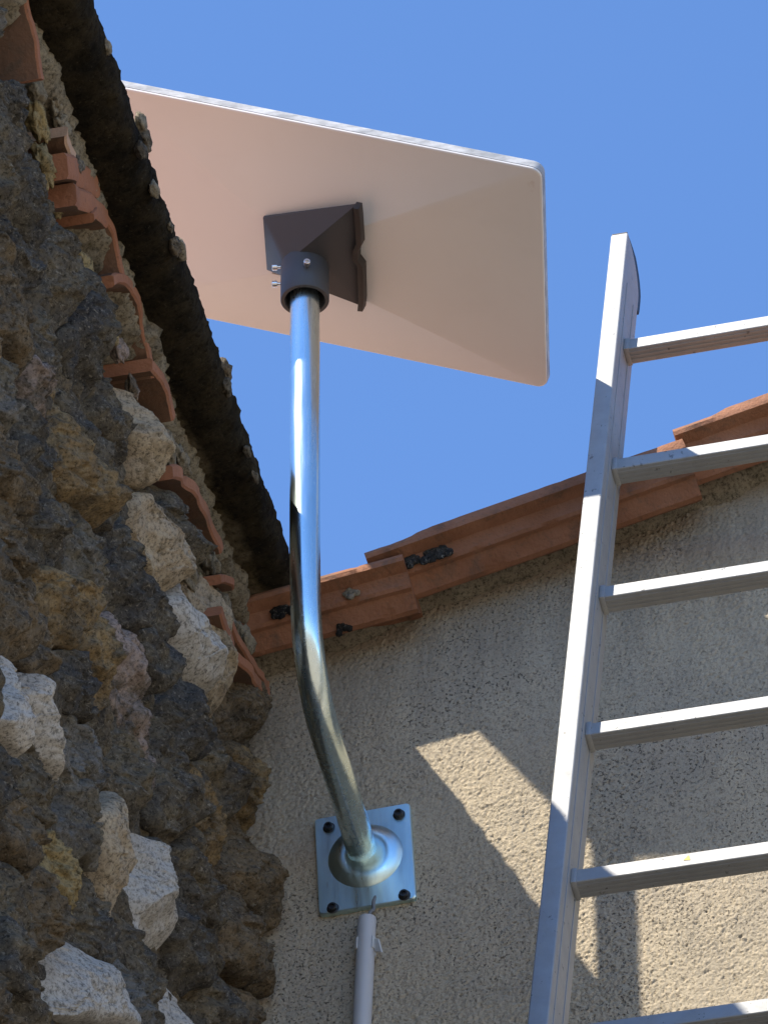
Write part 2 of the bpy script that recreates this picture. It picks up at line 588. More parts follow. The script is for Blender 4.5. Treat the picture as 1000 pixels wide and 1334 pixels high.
def verge_tile(x0, z0, x1, z1, seed, bumpx=.055):
    """clay verge tile: rim, lip set back below it and a hanging flange, running from (x0,z0) to (x1,z1)"""
    d = V((x1-x0, 0, z1-z0))
    L = d.length
    t = d.normalized()
    up = V((-t.z, 0, t.x))
    prof = [(.20, .014), (-.097, .014), (-.109, .011), (-.112, .005), (-.111, -.001), (-.090, -.003), (-.086, -.010),
            (-.084, -.018), (-.080, -.0215), (-.072, -.0205), (-.068, -.024), (-.053, -.036), (-.044, -.036), (-.030, -.024), (-.01, -.010), (.05, -.006), (.20, -.004)]
    n = 60
    rings = []
    for i in range(n+1):
        s_ = L*i/n
        th = 0 if s_ < bumpx else min(1, (s_-bumpx)/.02)
        ring = []
        for k, (y, z) in enumerate(prof):
            zz = z + (.005*th if k < 3 else 0)
            p = V((x0, y, z0)) + t*s_ + up*zz
            nz = .0016*fr(p+V((seed, 0, 0)), 16, 3)
            chip = .003*max(0, fr(p+V((0, seed, 0)), 40, 3)-.15)
            p = p + V((0, nz + (chip if y < -.02 else 0), nz*.8 + (chip if k in (3, 4, 8, 11) else 0)))
            ring.append(p)
        rings.append(ring)
    return MB().loft(rings).build('verge_tile', M_TILE, GB, smooth=True, angle=32)
vt1 = verge_tile(-.175, .3405, .076, .379, 1, .5)
vt2 = verge_tile(.0275, .390, .445, .495, 2)
vt3 = verge_tile(.432, .5165, .86, .625, 3)
vt4 = verge_tile(.845, .645, 1.28, .755, 4)
for k in range(5, 12):
    x0 = .845 + .415*(k-4)
    verge_tile(x0, .645 + .122*(k-4), x0+.44, .755 + .122*(k-4), k)

# mortar bedding under the verge tiles
mb = MB()
rings = []
for i in range(141):
    x = -.20 + 1.5*i/140
    zb = zverge(x)
    ring = []
    for k, (y, z) in enumerate([(.01, .02), (-.026, .016), (-.028, .002), (-.018, -.011), (.003, -.022), (.01, -.024)]):
        p = V((x, y, zb+z))
        a = fr(p, 24, 4)
        ring.append(p + V((0, -.007*a, .010*fr(p+V((5, 0, 0)), 17, 3))))
    rings.append(ring)
mb.loft(rings)
mb.build('mortar_bed', M_LIME, GB, smooth=True, angle=80)

def clump(center, size, nrm, count, rad, seed):
    """crust of small rounded lumps"""
    rnd = random.Random(seed)
    m = MB()
    nrm = V(nrm).normalized()
    a = V((1, 0, SL)).normalized()
    b = nrm.cross(a)
    for _ in range(count):
        u, v_ = rnd.gauss(0, .42), rnd.gauss(0, .42)
        p = V(center) + a*u*size[0] + b*v_*size[1]
        r = rad*rnd.uniform(.5, 1.4)
        rings = [[p + nrm*(r*.7*sin(pi*h/6)) + (a*cos(2*pi*j/7) + b*sin(2*pi*j/7))*r*cos(pi*h/6)*(1+.25*noise.noise(V((j, h, _*3.1)))) for j in range(7)] for h in (-.5, .6, 1.8, 2.8)]
        m.loft(rings)
    return m
def pv(px, py, y):
    return on_plane(px, py, V((0, y, 0)), V((0, 1, 0)))
clump(pv(566, 722, -.089), (.020, .010), (0, -1, .1), 110, .0042, 1).build('lichen_patch', M_LICHEN, vt2, True)
clump(pv(531, 731, -.089), (.012, .012), (0, -1, .1), 60, .0042, 2).build('lichen_patch', M_LICHEN, vt2, True)
clump(pv(365, 795, -.088), (.013, .013), (0, -1, .1), 70, .0042, 3).build('lichen_patch', M_LICHEN, vt1, True)
clump(pv(458, 773, -.089), (.009, .006), (0, -1, .1), 30, .004, 4).build('lichen_patch', M_LIME, vt1, True)
clump(pv(446, 820, -.054), (.012, .007), (0, -1, -.5), 20, .004, 5).build('lichen_patch', M_LICHEN, vt1, True)
clump(pv(612, 743, -.054), (.016, .006), (0, -1, -.5), 22, .004, 6).build('lichen_patch', M_LICHEN, vt2, True)

# ------------------------------------------------------------------ stone house on the left
SHR = .02
XW = -.132
SB = thing('stone_house', 'old rubble stone house with blackened eave and broken tile course', 'house', (-1.0, -2.0, -ZO))
def LP(q, n, z):
    return V((XW + SHR*q + n, -q, z))
_pn = V((1, SHR, 0)).normalized()
def px2qz(px, py, n=-.008):
    p = on_plane(px, py, LP(0, n, 0), _pn)
    return -p.y, p.z
ZT = .25            # top of the rubble, foot of the tile course
QMAX = 2.3
ZMIN = -2.0

# body of the wall: mortar bed seen between the stones, then plain lower and farther wall
def LPn(q, n, z):
    return np.stack([XW + SHR*q + n, -q, z], 1)
def nbase(q):
    return -.045 + .018*np.exp(-q/.16)
mb = MB()
NQ, NZ = 330, 330
gq, gz = np.meshgrid(np.linspace(0.0, QMAX, NQ), np.linspace(ZMIN, ZT, NZ), indexing='ij')
gq, gz = gq.ravel(), gz.ravel()
gp = np.stack([gq, gq*0, gz], 1)
gn = nbase(gq) + .008 + .020*nfbm(gp, 7, 4) + .010*nfacet(gp, 26) + .010*nfbm(gp+3, 45, 4, .6)
mb.add(LPn(gq, gn, gz).tolist(), [(i*NZ+j, (i+1)*NZ+j, (i+1)*NZ+j+1, i*NZ+j+1) for i in range(NQ-1) for j in range(NZ-1)])
for (qa, qb, za, zb, na, nb) in ((QMAX-.012, 5.0, -ZO, .36, 130, 260), (0.0, QMAX, -ZO, ZMIN+.012, 110, 160)):
    gq, gz = np.meshgrid(np.linspace(qa, qb, na), np.linspace(za, zb, nb), indexing='ij')
    gq, gz = gq.ravel(), gz.ravel()
    gp = np.stack([gq, gq*0, gz], 1)
    gn = nbase(gq) + .012 + .030*nfbm(gp, 5, 4) + .022*nfacet(gp*(.7, 1, 1), 9)
    mb.add(LPn(gq, gn, gz).tolist(), [(i*nb+j, (i+1)*nb+j, (i+1)*nb+j+1, i*nb+j+1) for i in range(na-1) for j in range(nb-1)])
mb.add([LP(5, -.05, -ZO), LP(5, -4, -ZO), LP(5, -4, .36), LP(5, -.05, .36)], [(0, 1, 2, 3)])
wall = mb.build('wall', M_MORTAR, SB, smooth=True, angle=180)

# stones, laid out as a packing of irregular cells
D, B, W_, G, O, Y, C, P, BL = M_DARK, M_BROWN, M_WHITE, M_GREY, M_OCHRE, M_YELLOW, M_CREAM, M_PINK, M_BLUE
seeds = [(8, 60, G, 1), (25, 150, BL, 1), (5, 230, D, 1), (50, 240, BL, 1), (30, 330, BL, 1.1), (85, 345, D, 1), (8, 420, B, 1),
         (60, 430, D, 1), (118, 445, BL, 1.1), (15, 510, G, 1), (48, 500, P, .6), (48, 590, BL, 1), (96, 585, O, 1.1), (155, 540, D, 1.1),
         (12, 610, B, 1), (188, 575, C, .85), (150, 630, D, 1), (118, 715, G, 1), (70, 680, D, 1), (22, 700, B, .9), (175, 730, BL, 1),
         (214, 700, C, .7), (205, 810, BL, 1.2), (250, 830, W_, 1.0), (92, 800, O, 1), (140, 845, O, 1.1), (112, 890, BL, 1),
         (25, 800, B, 1.1), (55, 855, B, .9), (60, 945, W_, 1.4), (12, 962, W_, 1.1), (187, 920, P, 1.1), (128, 985, G, 1), (175, 1010, D, 1),
         (240, 930, BL, 1), (284, 885, C, .8), (300, 920, B, 1), (318, 1010, O, .9), (238, 1035, D, 1.1), (265, 1045, O, .7), (105, 1055, G, 1.4),
         (40, 1075, B, 1), (14, 1012, BL, .8), (158, 1098, C, 1.1), (200, 1165, W_, 1.6), (90, 1135, Y, .7), (322, 1130, B, 1.1), (262, 1120, D, 1),
         (130, 1190, D, 1), (35, 1180, D, 1), (75, 1190, B, .8), (105, 1285, W_, 1.6), (172, 1300, G, 1), (255, 1225, BL, 1.1), (318, 1245, B, .8),
         (238, 1330, W_, 1), (35, 1290, D, 1), (205, 1262, D, 1), (285, 1340, D, 1), (330, 1345, B, 1), (120, 1370, G, 1), (60, 1360, D, 1), (5, 1345, B, 1),
         (285, 1000, D, .9), (60, 1010, D, .8), (215, 640, D, .8)]
rs = random.Random(11)
extra = []
tries = 0
while len(extra) < 75 and tries < 6000:
    tries += 1
    x, y = rs.uniform(-260, 345), rs.uniform(-500, 1750)
    q, z = px2qz(x, y)
    if not (0 < q < QMAX and ZMIN < z < ZT-.02):
        continue
    if -10 < x < 350 and -10 < y < 1350:
        continue
    if min((x-a[0])**2 + ((y-a[1])*.75)**2 for a in seeds+extra) < 62**2:
        continue
    extra.append((x, y, rs.choice([D, D, BL, B, G, O, W_]), 1))
seeds += extra

def clip(poly, a, b, c):
    """keep the part of poly where a*x+b*y <= c"""
    out = []
    for i in range(len(poly)):
        p, q = poly[i], poly[(i+1) % len(poly)]
        dp, dq = a*p[0]+b*p[1]-c, a*q[0]+b*q[1]-c
        if dp <= 0:
            out.append(p)
        if dp*dq < 0:
            t = dp/(dp-dq)
            out.append((p[0]+t*(q[0]-p[0]), p[1]+t*(q[1]-p[1])))
    return out

def stone_mesh(poly, H, seed, rough, NA, NR, mat, angle):
    rnd = random.Random(seed)
    A = cx = cy = 0
    n_ = len(poly)
    for i in range(n_):
        (x0, y0), (x1, y1) = poly[i], poly[(i+1) % n_]
        k = x0*y1-x1*y0
        A += k
        cx += (x0+x1)*k
        cy += (y0+y1)*k
    cx, cy, A = cx/(3*A), cy/(3*A), A/2
    sgn = 1 if A > 0 else -1
    hp = []
    for i in range(n_):
        (x0, y0), (x1, y1) = poly[i], poly[(i+1) % n_]
        nx, ny = (y1-y0)*sgn, -(x1-x0)*sgn
        l = sqrt(nx*nx+ny*ny)
        if l < 1e-5:
            continue
        dd = (nx*(x0-cx)+ny*(y0-cy))/l
        if dd > 1e-4:
            hp.append((nx/l/dd, ny/l/dd))
    hp = np.array(hp)
    size = sqrt(abs(A))
    rr, jj = np.meshgrid(np.arange(NR+1), np.arange(NA), indexing='ij')
    t = ((rr+.6)/(NR+.6)).ravel()
    ang = (2*pi*(jj+.5*(rr % 2))/NA).ravel()
    ca, sa = np.cos(ang), np.sin(ang)
    g = (np.maximum(0, ca[:, None]*hp[:, 0] + sa[:, None]*hp[:, 1])**11).sum(1)**(1/11)
    R = 1/np.maximum(g, 1e-3)
    circ = np.stack([ca, sa, 0*ca], 1)
    R = R*(1.0 + rough*(.15*nperlin(circ*1.3+seed*3.7) + .09*nperlin(circ*4+seed*1.9) + .05*nperlin(circ*11+seed)))
    tt = np.minimum(1, t**.9*1.08)
    q, z = cx + ca*R*tt, cy + sa*R*tt
    h = H*(1-tt**9)**.6
    for k in range(rnd.choice((3, 4, 5))):
        a = rnd.uniform(0, 2*pi)
        sl, off = rnd.uniform(.5, 1.5), rnd.uniform(.0, .4)
        h = np.minimum(h, H*(1 - sl*((cos(a)*(q-cx)+sin(a)*(z-cy))/size*2.0 - off)))
    h = h + (rnd.uniform(-.30, .10)*(q-cx) + rnd.uniform(-.30, .18)*(z-cy))*(1-tt**4)
    p = np.stack([q + seed*1.37, 0*q + seed*.71, z + seed*.93], 1)
    e = 1-.5*tt**6
    h = h + e*rough*(.018*nfbm(p, 6, 3) + .022*nfbm(p*(.6, 1, 1.3), 17, 3, .5, True) + .0065*nfacet(p, 24) + .003*nfacet(p, 60) + .011*nfbm(p, 45, 4, .6))
    sk = np.clip((t-.94)/.06, 0, 1)
    h = np.where(sk > 0, np.minimum(h, .012)*(1-sk) - .03*sk, h)
    w3 = np.stack([q*30, h*40, z*30], 1) + seed
    q = q + .010*nperlin(w3)*rough
    z = z + .010*nperlin(w3+41)*rough
    q = np.maximum(q, .0012+.002*np.abs(nperlin(p*20)))
    vs = LPn(q, nbase(q) + h, z)
    fs = [tuple(range(NA))]
    for r in range(NR):
        for j in range(NA):
            a, b = r*NA+j, r*NA+(j+1) % NA
            fs.append((a, a+NA, b+NA, b))
    return raw_mesh('stone', vs, fs, mat, wall, angle)

AQ = .62                # stones are longer than high: courses run along the wall
cells = [(px2qz(x, y), m_, w_, -25 < x < 370 and -25 < y < 1360) for x, y, m_, w_ in seeds]
for i, ((q0, z0), mat, wgt, seen) in enumerate(cells):
    pq = [(q0-.5, z0-.4), (q0+.5, z0-.4), (q0+.5, z0+.4), (q0-.5, z0+.4)]
    for j, ((q2, z2), m2, w2, _s) in enumerate(cells):
        if j == i or abs(q2-q0) > 1 or abs(z2-z0) > .8:
            continue
        dq, dz = q2-q0, z2-z0
        k = .5*(1 + .3*(wgt-w2))
        a, b = dq*AQ*AQ, dz
        pq = clip(pq, a, b, a*(q0+dq*k) + b*(z0+dz*k))
        if len(pq) < 3:
            break
    for (a, b, c) in ((-1, 0, 0), (1, 0, QMAX), (0, -1, -ZMIN), (0, 1, ZT-.004)):
        if len(pq) >= 3:
            pq = clip(pq, a, b, c)
    if len(pq) < 3:
        continue
    area = abs(sum(pq[k][0]*pq[(k+1) % len(pq)][1]-pq[(k+1) % len(pq)][0]*pq[k][1] for k in range(len(pq))))/2
    if area < .0008:
        continue
    rn = random.Random(i)
    clean = mat in (W_, C)
    H = rn.uniform(.030, .048) + (.016 if clean else 0)
    stone_mesh(pq, H, i+1, .42 if clean else 1.0, 130 if seen else 60, 44 if seen else 20, mat, 30 if clean else 180)

# recessed bed behind the broken tile course, and the lime mortar above it
mb = MB()
rings = []
nq = 1390
for i in range(nq+1):
    q = .004 + 2.3*i/640
    prof = [(-.10, .21), (-.085, .25), (-.078, .29), (-.060, .320), (-.034, .328), (-.024, .333), (-.014, .338), (-.004, .344), (.002, .351), (.004, .359), (.0, .372), (-.09, .38)]
    ring = []
    for k, (n, z) in enumerate(prof):
        p = V((q, n, z))
        amp = 0 if k in (0, 10, 11) else (.5 if k < 3 else 1)
        a = .012*fr(p, 5.3, 2) + .007*fr(p+V((4, 4, 4)), 27, 3, .6) + .006*fr(p+V((1, 9, 4)), 71, 4, .5)
        b = .012*fr(p+V((9, 2, 1)), 7, 3, .6) + .009*fr(p+V((2, 8, 4)), 63, 4, .5)
        ring.append(LP(q, n+a*amp, z-abs(b)*amp if k < 9 else z))
    rings.append(ring)
mb.loft(rings)
mb.build('eave_mortar', M_LIME, SB, smooth=True, angle=180)

# blackened eave slab
mb = MB()
rings = []
nq = 1645
prof0 = [(-.06, .3615), (-.012, .361), (.0, .3605), (.010, .360), (.020, .3605), (.030, .362), (.040, .3645), (.049, .368), (.056, .373), (.060, .380), (.0615, .388), (.062, .396), (.060, .404), (.054, .409), (.04, .412), (.01, .416), (-.05, .425)]
for i in range(nq+1):
    q = .085 + 2.27*i/760
    ring = []
    for k, (n, z) in enumerate(prof0):
        p = V((q, n, z))
        edge = 1 if 7 <= k <= 13 else .55
        a = .0012*fr(p, 5, 3, .6) + .0030*fr(p+V((1, 5, 2)), 43, 4, .5) + .0016*fr(p, 110, 2)
        b = .004*fr(p+V((7, 1, 3)), 6, 3, .6) + .004*fr(p+V((3, 3, 8)), 52, 4, .5)
        ring.append(LP(q, n + a*edge, z + b*(.8 if 0 < k < 16 else 0)))
    rings.append(ring)
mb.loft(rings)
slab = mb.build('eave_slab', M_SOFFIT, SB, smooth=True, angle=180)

def blob(c, r, seed, mat, name, parent, sq=(1, 1, 1), amp=.35, n=14, det=9):
    m = MB()
    rings = []
    c = V(c)
    for h in range(n+1):
        th = pi*(h+.02)/(n+.04)
        ring = []
        for j in range(2*n):
            a = 2*pi*j/(2*n)
            d = V((sin(th)*cos(a), sin(th)*sin(a), cos(th)))
            k = 1 + amp*noise.fractal(d*1.5+V((seed*3.3, 0, 0)), .8, 2, 4) + .12*noise.fractal(d*det*.6+V((0, seed, 0)), .9, 2, 3)
            ring.append(c + V((d.x*sq[0], d.y*sq[1], d.z*sq[2]))*(r*k))
        rings.append(ring)
    m.loft(rings)
    return m.build(name, mat, parent, smooth=True, angle=180)

def leave(px, py, n=.062):
    q, z = px2qz(px, py, n)
    return LP(q, n, z)
# clods and moss cushions on the lip of the slab
for k, (px, py, r, mt) in enumerate([(184, 160, .010, M_LIME), (188, 182, .012, M_BROWN), (184, 196, .009, M_BROWN), (201, 247, .008, M_LIME), (234, 325, .011, M_LIME),
                                     (228, 322, .009, M_BROWN), (293, 482, .011, M_BROWN), (295, 503, .009, M_DARK), (140, 62, .007, M_LIME), (222, 296, .005, M_LIME),
                                     (332, 622, .006, M_BROWN), (322, 588, .006, M_DARK)]):
    blob(leave(px, py), r, k+1, mt, 'moss_clod', slab, (.7, 1.5, 1.1), .4, 10)

# rubble and yellow mortar lumps packed in the tile course
def lrow(px, py, n):
    q, z = px2qz(px, py, n)
    return LP(q, n, z)
for k, (px, py, n, r, mt, sq) in enumerate([
        (50, 158, .012, .026, M_YELLOW, (.55, 1.6, .9)), (58, 215, .010, .028, M_YELLOW, (.5, 1.5, .9)), (47, 120, .01, .022, M_LIME, (.6, 1.2, .9)),
        (80, 165, .022, .018, M_LIME, (.7, 1.4, .9)), (72, 140, .02, .016, M_LIME, (.7, 1.4, .9)), (100, 218, .022, .016, M_GREY, (.7, 1.3, .9)),
        (75, 262, .000, .020, M_YELLOW, (.5, 1.5, 1)), (92, 318, .004, .020, M_YELLOW, (.5, 1.4, .9)), (112, 352, .010, .024, M_YELLOW, (.55, 1.5, .9)),
        (128, 385, .012, .022, M_YELLOW, (.55, 1.4, .9)), (143, 425, .012, .024, M_YELLOW, (.5, 1.6, .9)), (152, 455, .012, .022, M_PINK, (.6, 1.3, .9)),
        (172, 505, .008, .018, M_PINK, (.5, 1.3, .9)), (192, 575, .012, .040, M_CREAM, (.5, 1.5, 1.0)), (216, 585, .022, .024, M_LIME, (.6, 1.5, .9)),
        (236, 600, .028, .020, M_LIME, (.6, 1.6, .9)), (216, 690, .006, .024, M_CREAM, (.5, 1.3, .9)), (245, 745, .006, .026, M_LIME, (.5, 1.5, .9)),
        (275, 738, .020, .024, M_LIME, (.6, 1.4, 1)), (262, 770, .01, .022, M_YELLOW, (.5, 1.3, 1)), (285, 790, .022, .026, M_LIME, (.6, 1.5, .9)),
        (318, 835, .026, .022, M_LIME, (.6, 1.6, 1)), (336, 885, .024, .014, M_LIME, (.6, 1.6, 1)), (302, 820, .024, .02, M_LIME, (.6, 1.5, .9)),
        (290, 880, .006, .024, M_CREAM, (.5, 1.3, 1)), (332, 930, .01, .020, M_OCHRE, (.5, 1.0, 1.3)), (30, 20, .012, .02, M_LIME, (.5, 1.4, .9))]):
    blob(lrow(px, py, n-.026), r*.72, k+31, mt, 'rubble_lump', SB, sq, .5, 16)

def shard(a, b, bulge, n0, n1, th, seed, mat=None, depth=.14):
    """broken canal tile end: an arched strip running from pixel a to pixel b along the eave"""
    n0, n1 = n0-.022, n1-.018
    qa, za = px2qz(*a, n0)
    qb, zb = px2qz(*b, n0)
    m = MB()
    rings = []
    N = 44
    pts = []
    for i in range(N+1):
        t = i/N
        q, z = qa+(qb-qa)*t, za+(zb-za)*t
        z += bulge*sin(pi*t)**.8
        pts.append((q, z))
    for i, (q, z) in enumerate(pts):
        q0, z0 = pts[max(0, i-1)]
        q1, z1 = pts[min(N, i+1)]
        tq, tz = q1-q0, z1-z0
        l = sqrt(tq*tq+tz*tz)
        nq_, nz_ = -tz/l, tq/l
        if nz_ < 0:
            nq_, nz_ = -nq_, -nz_
        nf = n1 + .009*fr((q, seed, z), 17, 1) + .001*fr((q, seed+4, z), 60, 2)
        w_ = th*(1 + .12*noise.noise(V((q*30, seed, 0))))
        ring = []
        for (o_, nn) in ((0, -depth), (0, nf-.003), (.15*w_, nf), (.85*w_, nf+.001), (w_, nf-.002), (w_, -depth)):
            ring.append(LP(max(.002, q+nq_*o_), nn, z+nz_*o_))
        rings.append(ring)
    m.loft(rings)
    o = m.build('tile_shard', mat or M_TILE2, SB, smooth=True, angle=35)
    o.data.materials.append(M_TILEIN)  # body behind the lip: darker clay with painted recess shade and soot
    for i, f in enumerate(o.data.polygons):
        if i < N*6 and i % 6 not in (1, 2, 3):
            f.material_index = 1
    return o
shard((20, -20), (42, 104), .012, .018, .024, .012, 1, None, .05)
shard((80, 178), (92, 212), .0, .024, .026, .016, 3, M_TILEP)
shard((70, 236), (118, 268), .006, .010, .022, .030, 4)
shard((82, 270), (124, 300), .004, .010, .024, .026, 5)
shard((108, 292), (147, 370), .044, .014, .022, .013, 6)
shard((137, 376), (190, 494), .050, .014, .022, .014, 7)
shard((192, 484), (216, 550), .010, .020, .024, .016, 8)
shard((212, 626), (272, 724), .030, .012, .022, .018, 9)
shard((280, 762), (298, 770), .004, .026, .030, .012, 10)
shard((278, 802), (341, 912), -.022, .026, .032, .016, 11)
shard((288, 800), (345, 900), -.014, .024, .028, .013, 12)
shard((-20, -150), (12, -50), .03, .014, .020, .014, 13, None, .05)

# clay roof of the stone house
sh_dir = V((-1, 0, .28)).normalized()
roof_sheet('roof', SB, LP(5.0, .0, .408), sh_dir, V((.28, 0, 1)).normalized(), LP(.0, 0, 0)-LP(1, 0, 0), 4.2, 4.95, amp=.028)
MB().add([LP(0, .03, .40), LP(5, .03, .40), LP(5, .03, .40)+sh_dir*4, LP(0, .03, .40)+sh_dir*4], [(0, 1, 2, 3)]).build('roof_deck', M_LIME, SB)

# ------------------------------------------------------------------ mast
MT = thing('antenna_mast', 'bent zinc-plated steel mast bolted to the rendered wall', 'mast', (0, -.003, 0))
cl = [(-.003, .02, .004), (-.003, -.004, .0055), (-.003, -.0708, .0226), (-.003, -.129, .0335), (-.003, -.190, .0435), (-.003, -.243, .0600), (-.003, -.283, .0935), (-.003, -.3035, .131), (-.003, -.3125, .185), (-.003, -.3155, .27), (-.003, -.316, .44), (-.003, -.317, .70)]
def catmull(P, k=9):
    P = [V(p) for p in P]
    out = []
    for i in range(len(P)-1):
        p0, p1, p2, p3 = P[max(0, i-1)], P[i], P[i+1], P[min(len(P)-1, i+2)]
        for j in range(k):
            t = j/k
            out.append(.5*((2*p1) + (p2-p0)*t + (2*p0-5*p1+4*p2-p3)*t*t + (3*p1-p0-3*p2+p3)*t**3))
    out.append(P[-1])
    return out
path = catmull(cl)
for i, p in enumerate(path):           # flattened wrinkle where the tube was bent
    pass
MB().tube(path, .019, 40).build('pole', M_ZINC, MT, smooth=True, angle=60)
# square base plate, turned slightly on the wall
ang = radians(2.3)
PX, PZ = V((cos(ang), 0, sin(ang))), V((-sin(ang), 0, cos(ang)))
PC = V((.0, -.006, -.0025))
plm = MB()
def rrect(w, h, r, n=5):
    out = []
    for sx, sy, a0 in ((1, 1, 0), (-1, 1, 90), (-1, -1, 180), (1, -1, 270)):
        for k in range(n+1):
            a = radians(a0+90*k/n)
            out.append((sx*(w-r)+r*cos(a), sy*(h-r)+r*sin(a)))
    return out
rings = []
for y, e in ((.006, 0), (-.0015, 0), (-.003, .0012)):
    rings.append([PC + PX*a + PZ*b + V((0, y, 0)) for a, b in rrect(.0615-e, .0735-e, .005)])
plm.loft(rings)
plate = plm.build('base_plate', M_PLATE, MT, smooth=True, angle=35)
MB().lathe(PC+PX*.001+V((0, -.0030, 0))+PZ*.003, (0, -1, 0), [(0, .0475), (.0012, .0465), (.0062, .0345), (.0068, .032), (.0070, .0215), (.005, .0196)], 48).build('boss', M_PLATE, plate, smooth=True, angle=50)
for (px, py) in ((428, 1077), (519, 1060), (433, 1182), (526, 1165)):
    c = pv(px, py, -.012)
    MB().lathe((c.x, -.0090, c.z), (0, -1, 0), [(0, .0075), (.0012, .0078), (.0018, .0062), (.006, .0058), (.0068, .0050), (.0068, .0032), (.004, .0030)], 18).build('bolt', M_BLACK, plate, smooth=True, angle=35)

# ------------------------------------------------------------------ dish
DC = V((.0199, -.300, .7759))
ra, rb, rc = -.1054, .3297, .1521
R3 = Matrix.Rotation(rc, 3, 'Z') @ Matrix.Rotation(rb, 3, 'Y') @ Matrix.Rotation(ra, 3, 'X')
dA, dB, dN = R3.col[0].copy(), R3.col[1].copy(), R3.col[2].copy()
def DP(a, b, n):
    return DC + dA*a + dB*b + dN*n
DT = thing('satellite_dish', 'flat white rectangular satellite antenna on top of the bent mast', 'antenna', DC-V((0, 0, .06)))
HW, HH = .297, .1915
rings = []
def rr3(w, h, r, n):
    return [DP(a, b, n) for a, b in rrect(w, h, r, 6)]
MB().loft([rr3(HW-.004, HH-.004, .012, .0150), rr3(HW-.0008, HH-.0008, .014, .0135), rr3(HW, HH, .015, .0115), rr3(HW, HH, .015, .0022), rr3(HW-.002, HH-.002, .014, .0018), rr3(HW-.01, HH-.01, .012, .0018)]).build('front_shell', M_SHELL, DT, smooth=True, angle=30)
rings += [rr3(HW-.004, HH-.004, .012, .0022), rr3(HW-.0006, HH-.0006, .0145, .0020), rr3(HW-.0006, HH-.0006, .0145, .0006), rr3(HW-.001, HH-.001, .014, -.0004), rr3(HW-.003, HH-.003, .012, -.0012)]
# shallow hipped back rising to the socket
AO = (-.018, .004)
def hip(t, n):
    w, h, r = HW-.003, HH-.003, .012
    iw, ih = .045, .045
    return [DP(a, b, n) for a, b in [(x*(1-t) + (AO[0]+max(-iw, min(iw, x*.35)))*t, y*(1-t) + (AO[1]+max(-ih, min(ih, y*.5)))*t) for x, y in rrect(w, h, r, 6)]]
rings += [hip(.04, -.0016), hip(.5, -.0175), hip(1.0, -.036), hip(1.02, -.030)]
MB().loft(rings).build('back_shell', M_DISH, DT, smooth=True, angle=9)

AD_N = -.037
def dpx(px, py, n):
    p = on_plane(px, py, DP(0, 0, n), dN)
    d = p-DC
    return d.dot(dA), d.dot(dB)
quad = [dpx(344, 281, AD_N), dpx(466, 265, AD_N), dpx(472, 399, AD_N), dpx(349, 349, AD_N)]
AX = V((-.003, -.317, 0))
CZ0, CZ1 = .657, .716
def hull(pts, name, mat, parent, bevel=.0):
    bm = bmesh.new()
    for p in pts:
        bm.verts.new(p)
    r = bmesh.ops.convex_hull(bm, input=bm.verts)
    bmesh.ops.delete(bm, geom=[e for e in r['geom_interior'] if isinstance(e, bmesh.types.BMVert)], context='VERTS')
    bmesh.ops.dissolve_limit(bm, angle_limit=radians(2), verts=bm.verts, edges=bm.edges)
    m = MB()
    bm.verts.index_update()
    m.add([v.co for v in bm.verts], [tuple(v.index for v in f.verts) for f in bm.faces])
    bm.free()
    return m.build(name, mat, parent, smooth=True, angle=30, bevel=bevel)
pts = [DP(a, b, AD_N) for a, b in quad] + [DP(a, b, AD_N-.004) for a, b in quad[:1]+quad[3:]]
pts += [AX + V((.027*cos(2*pi*k/20), .027*sin(2*pi*k/20), CZ1-.004)) for k in range(20)]
adap = hull(pts, 'pipe_adapter', M_DARKGREY, DT)
cn = 40
rings = []
for r_, z in ((.0305, CZ1+.012), (.0312, CZ1-.01), (.0312, CZ0+.001), (.0304, CZ0), (.0262, CZ0), (.0255, CZ0+.001), (.0255, CZ1-.006), (.0, CZ1-.006)):
    rings.append([AX + V((r_*cos(2*pi*k/cn), r_*sin(2*pi*k/cn), z)) for k in range(cn)])
m = MB()
m.loft(rings, True, True)
m.build('collar', M_DARKGREY, adap, smooth=True, angle=40)
# wavy spring clip on the right edge of the adapter
cp = []
for t, off in ((0, 0), (.1, .001), (.35, .0015), (.42, -.004), (.5, -.005), (.56, .002), (.9, .001), (1, -.001)):
    a = quad[1][0]*(1-t)+quad[2][0]*t
    b = quad[1][1]*(1-t)+quad[2][1]*t
    cp.append((a+off+.001, b))
rings = []
for a, b in cp:
    rings.append([DP(a-.0035, b, AD_N-.011), DP(a+.0035, b, AD_N-.010), DP(a+.004, b, AD_N+.003), DP(a-.004, b, AD_N+.003)])
MB().loft(rings).build('spring_clip', M_CLIP, adap, smooth=True, angle=30, bevel=.0006)
# set screws
def screw(px, py, axis):
    # on the collar's skin
    p = on_plane(px, py, AX + V(axis)*.034, V((-sin(YAW), cos(YAW), 0)))
    c = AX + V((0, 0, p.z)) + V(axis).normalized()*.029
    MB().lathe(c, axis, [(0, .0022), (.0065, .0022), (.0065, .0042), (.0075, .0044), (.0125, .0044), (.013, .0038), (.013, .0024), (.010, .0022)], 14).build('set_screw', M_SCREW, adap, smooth=True, angle=35)
sa = (-.98, -.19, 0)
screw(360, 348, sa)
screw(360, 370, sa)
screw(417, 345, (.30, -.954, 0))

